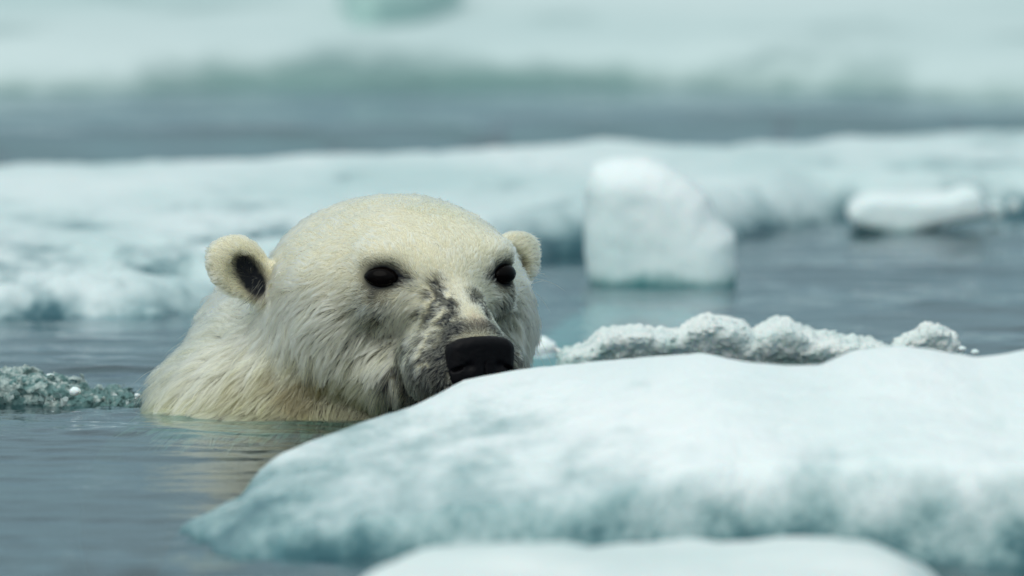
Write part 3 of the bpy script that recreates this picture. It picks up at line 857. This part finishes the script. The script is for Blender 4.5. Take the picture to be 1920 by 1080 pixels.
def grow_fur(V, F, NS=300000):
    r = np.random.default_rng(11)
    P0, P1, P2, P3 = (V[F[:, i]] for i in range(4))
    cen = (P0 + P1 + P2 + P3) / 4
    ar = 0.5 * np.linalg.norm(np.cross(P2 - P0, P3 - P1), axis=1)
    w = ar.copy()
    w[cen[:, 2] < WZ - 0.012] = 0
    w[cen[:, 1] < -0.75] = 0
    w[(cen[:, 1] < -0.42)] *= 0.35
    dn = np.linalg.norm(cen - np.array([0, 0.10, -0.07]), axis=1)
    w *= 1 + 2.2 * np.exp(-(dn / 0.10) ** 2)
    w *= 1 + 0.8 * (ear_dist(cen) < 0.06)
    fi = r.choice(len(F), NS, p=w / w.sum())
    a, b = r.random((2, NS, 1))
    R = (P0[fi] * (1 - a) * (1 - b) + P1[fi] * a * (1 - b) + P2[fi] * a * b + P3[fi] * (1 - a) * b)
    # no hair on the eyes, the nose leather and little inside the ears
    keep = np.ones(NS, bool)
    A = np.abs(R[:, :1]); A = np.concatenate([A, R[:, 1:]], 1)
    e = (A - np.array([0.0715, 0, 0.0])) / np.array([0.022, 0.05, 0.0135])
    keep &= ~(((e ** 2).sum(1) < 1) & (R[:, 1] > -0.03))
    q = (R - NOSE_C) / np.array([0.0355, 0.030, 0.0235])
    keep &= (np.abs(q) ** 3).sum(1) > 1
    ei = ear_inside(R)
    keep &= r.random(NS) > np.minimum(ei * 1.25, 0.91)
    dm0 = dark_mask(R)
    keep &= r.random(NS) > 0.45 * sstep(dm0, 0.4, 0.9)
    R = R[keep]; ei = ei[keep]
    n = len(R)
    Nn = normals_at(R)
    A = np.concatenate([np.abs(R[:, :1]), R[:, 1:]], 1)
    x, y, z = R[:, 0], R[:, 1], R[:, 2]
    # growth direction
    d = R - np.array([0, 0.125, -0.055]); dN = np.linalg.norm(d, axis=1); d /= dN[:, None]
    side = np.sign(x)
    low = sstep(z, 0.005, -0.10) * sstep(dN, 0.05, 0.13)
    d[:, 2] -= 1.25 * low
    d[:, 2] -= 0.55 * sstep(dN, 0.2, 0.35)
    nk = sstep(y, -0.17, -0.27)[:, None] * (ear_dist(R) > 0.05)[:, None]
    d = d * (1 - nk) + nk * np.array([-0.10, -0.95, -0.42])
    for s in (-1, 1):
        ev = R - EYE_P[s]; er = np.linalg.norm(ev, axis=1, keepdims=True)
        d += 0.9 * np.exp(-(er / 0.030) ** 2) * ev / np.maximum(er, 1e-4)
        ec = EAR_C[s]; fr = ear_frame(s)
        rv = R - ec; q = rv @ fr
        rd = np.linalg.norm(rv, axis=1)
        we = sstep(rd, 0.062, 0.045)[:, None]
        out = fr[:, 1] * 0.7 + 0.6 * rv / np.maximum(rd, 1e-4)[:, None] * 1.0
        out = out + (ei[:, None] > 0.2) * (fr[:, 0] * 0)[None]
        d = d * (1 - we) + we * out
    wob = np.stack([vnoise(R, 16, 200 + i) for i in range(3)], -1) * 0.42 + np.stack([vnoise(R, 45, 210 + i) for i in range(3)], -1) * 0.26
    d = d + wob * sstep(dN, 0.06, 0.16)[:, None]
    T = d - (d * Nn).sum(1, keepdims=True) * Nn
    T /= np.maximum(np.linalg.norm(T, axis=1, keepdims=True), 1e-6)
    # length
    L = np.interp(dN, [0.03, 0.07, 0.11, 0.16, 0.22, 0.30, 0.4], [0.0045, 0.0065, 0.009, 0.014, 0.019, 0.023, 0.028])
    L *= 1 - 0.42 * sstep(z, 0.0, 0.05)
    L *= 1 + 0.35 * low
    de = np.minimum(*[np.linalg.norm(R - EYE_P[s], axis=1) for s in (-1, 1)])
    L = np.minimum(L, 0.004 + np.maximum(de - 0.018, 0) * 0.45)
    ed = ear_dist(R)
    L = np.where(ed < 0.055, 0.0085, L); L = np.where(ei > 0.15, 0.018, L)
    # clumps
    sc_i = r.choice(n, n // 110, replace=False); sf_i = r.choice(n, n // 10, replace=False)
    RT = R + T * L[:, None] * 0.3
    nc = sc_i[kd_nearest(RT[sc_i], RT)]; nf = sf_i[kd_nearest(RT[sf_i], RT)]
    jit = r.normal(0, 1, (n, 3))
    # direction jitter shared by the tuft, own jitter small
    Tj = T + 0.15 * jit[nc] + 0.17 * jit[nf] + 0.05 * r.normal(0, 1, (n, 3))
    Tj -= (Tj * Nn).sum(1, keepdims=True) * Nn
    Tj /= np.maximum(np.linalg.norm(Tj, axis=1, keepdims=True), 1e-6)
    lj = r.uniform(0.75, 1.25, n)
    L = L * lj[nc] * lj[nf] ** 0.5 * r.uniform(0.8, 1.12, n)
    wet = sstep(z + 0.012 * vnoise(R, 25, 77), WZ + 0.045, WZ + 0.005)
    lift = 0.36 + 0.14 * r.normal(0, 1, n) + 0.12 * r.normal(0, 1, n)[nf]
    lift = np.clip(lift + 0.14 * nk[:, 0], 0.12, 1.0) * (1 - 0.5 * wet)
    npt = 5
    ts = np.linspace(0, 1, npt)
    def curve(i, t):
        Li = L[i][:, None]; li = lift[i][:, None]
        p = R[i] + Li * t * (Nn[i] * np.sin(li) * (1 - 0.45 * t) + Tj[i] * np.cos(li))
        p[:, 2] -= (0.16 * t * t * L[i])
        return p
    allp = np.zeros((n, npt, 3))
    idx = np.arange(n)
    kf = 0.72 + 0.20 * wet; kc = (0.20 + 0.5 * wet + 0.12 * low) * sstep(dN, 0.05, 0.15)
    for k, t in enumerate(ts):
        p = curve(idx, t)
        pf = curve(nf, t) + (R - R[nf]) * (1 - t) * 0.9
        p = p * (1 - (kf * t ** 0.8)[:, None]) + pf * (kf * t ** 0.8)[:, None]
        pc = curve(nc, t)
        kk = (kc * t ** 1.3)[:, None]
        p = p * (1 - kk) + pc * kk
        allp[:, k] = p
    # stray long guard hairs
    st = r.random(n) < 0.006
    allp[st] = R[st][:, None] + (allp[st] - R[st][:, None]) * 1.45
    st = (r.random(n) < 0.0012) & (dN > 0.14) & (x > 0.03) & (z < 0)
    allp[st] = R[st][:, None] + (allp[st] - R[st][:, None]) * 2.2 + (Nn[st] * L[st][:, None])[:, None] * ts[None, :, None]
    # colour
    dm = dark_mask(R)
    cr = r.uniform(-1, 1, n)
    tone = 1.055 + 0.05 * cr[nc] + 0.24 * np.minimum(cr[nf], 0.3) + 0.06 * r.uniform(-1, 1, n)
    tone = tone - (0.50 * ((cr[nf] > 0.72) & (r.random(n) < 0.8)) * (0.15 + 0.85 * low)) * sstep(dN, 0.07, 0.14)  # some tufts darker, mostly low down: shadow streaks put into the hair colour
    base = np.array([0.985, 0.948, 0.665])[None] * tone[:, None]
    warm = np.clip(0.5 + 0.9 * fbm(R, 9, 3, 0.5, 301), 0, 1) * 0.55
    warm = warm + 0.9 * blob(R, (0.02, -0.05, 0.055), (0.035, 0.05, 0.03)) + 0.9 * ((ed < 0.055) & (ei < 0.1)) * np.clip(ed / 0.045, 0, 1) ** 2
    base = base * (1 - warm[:, None] * np.array([0.01, 0.035, 0.19]))
    shade_wet = (0.5 * low + 2.0 * wet)[:, None]  # shade of the lower fur painted in, plus wet fur at the waterline
    base = base * (1 - np.clip(shade_wet, 0, 2.2) * np.array([0.23, 0.215, 0.25]))
    br = np.clip(1.5 * blob(R, (-0.14, -0.16, -0.132), (0.062, 0.5, 0.026)) * (0.25 + 1.0 * np.clip(0.5 + fbm(R, 30, 2, 0.5, 303), 0, 1)), 0, 1)[:, None]
    base = base * (1 - br) + np.array([0.21, 0.18, 0.10]) * br
    rd = np.clip(1.2 * blob(R, (0.004, 0.090, -0.046), (0.014, 0.03, 0.012)) * (0.4 + r.random(n)), 0, 0.8)[:, None]
    base = base * (1 - rd) + np.array([0.40, 0.20, 0.13]) * rd
    dm = np.maximum(dm, np.clip(ei * 1.2 - 0.15, 0, 0.60))
    dk = ((dm + 0.16 * r.normal(0, 1, n)) > 0.46)[:, None] * (0.75 + 0.25 * r.random((n, 1)))
    base = base * (1 - dk) + np.array([0.012, 0.013, 0.018]) * dk
    grey = np.clip(blob(A, (0.045, 0.08, -0.09), (0.03, 0.05, 0.05)) + 0.15 * blob(A, (0.075, -0.02, -0.03), (0.04, 0.05, 0.04)), 0, 1)[:, None]
    base = base * (1 - grey * np.array([0.12, 0.08, 0.0]))
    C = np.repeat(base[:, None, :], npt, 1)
    root_shade = np.array([0.60, 0.87, 1.0, 1.03, 1.03])[None, :, None]  # darker roots: shade in the gaps between strands, painted along each hair
    C = np.clip(C * root_shade, 0.01, [0.992, 0.985, 0.90])
    # radius
    short = sstep(dN, 0.05, 0.15)
    rad = ((0.00014 + 0.00005 * short) * (1 - 0.25 * dk[:, 0]))[:, None] * np.array([1.0, 1.0, 0.9, 0.65, 0.22])[None]
    hc = bpy.data.hair_curves.new('fur')
    hc.add_curves([npt] * n)
    W = to_world(allp.reshape(-1, 3)).astype(np.float32)
    if 'position' in hc.attributes:
        hc.attributes['position'].data.foreach_set('vector', W.ravel())
    ra = hc.attributes.get('radius') or hc.attributes.new('radius', 'FLOAT', 'POINT')
    ra.data.foreach_set('value', rad.astype(np.float32).ravel())
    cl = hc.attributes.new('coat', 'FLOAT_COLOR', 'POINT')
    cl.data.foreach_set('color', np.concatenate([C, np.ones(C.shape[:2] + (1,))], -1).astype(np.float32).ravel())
    m, nt, ns, ls = new_mat('bear_fur')
    out = N(ns, 'ShaderNodeOutputMaterial')
    at = N(ns, 'ShaderNodeAttribute', attribute_name='coat')
    hb = N(ns, 'ShaderNodeBsdfHairPrincipled')
    hb.parametrization = 'COLOR'
    ls.new(at.outputs['Color'], hb.inputs['Color'])
    hb.inputs['Roughness'].default_value = 0.35
    hb.inputs['Radial Roughness'].default_value = 0.6
    hb.inputs['Random Roughness'].default_value = 0.2
    hb.inputs['IOR'].default_value = 1.38
    ls.new(hb.outputs[0], out.inputs[0])
    hc.materials.append(m)
    o = bpy.data.objects.new('fur', hc); col.objects.link(o)
    o.parent = bear; o.matrix_parent_inverse = Matrix.Translation(-Vector(bear.location))
    tag(o, kind='stuff')
    return o
grow_fur(V_body, F_body)
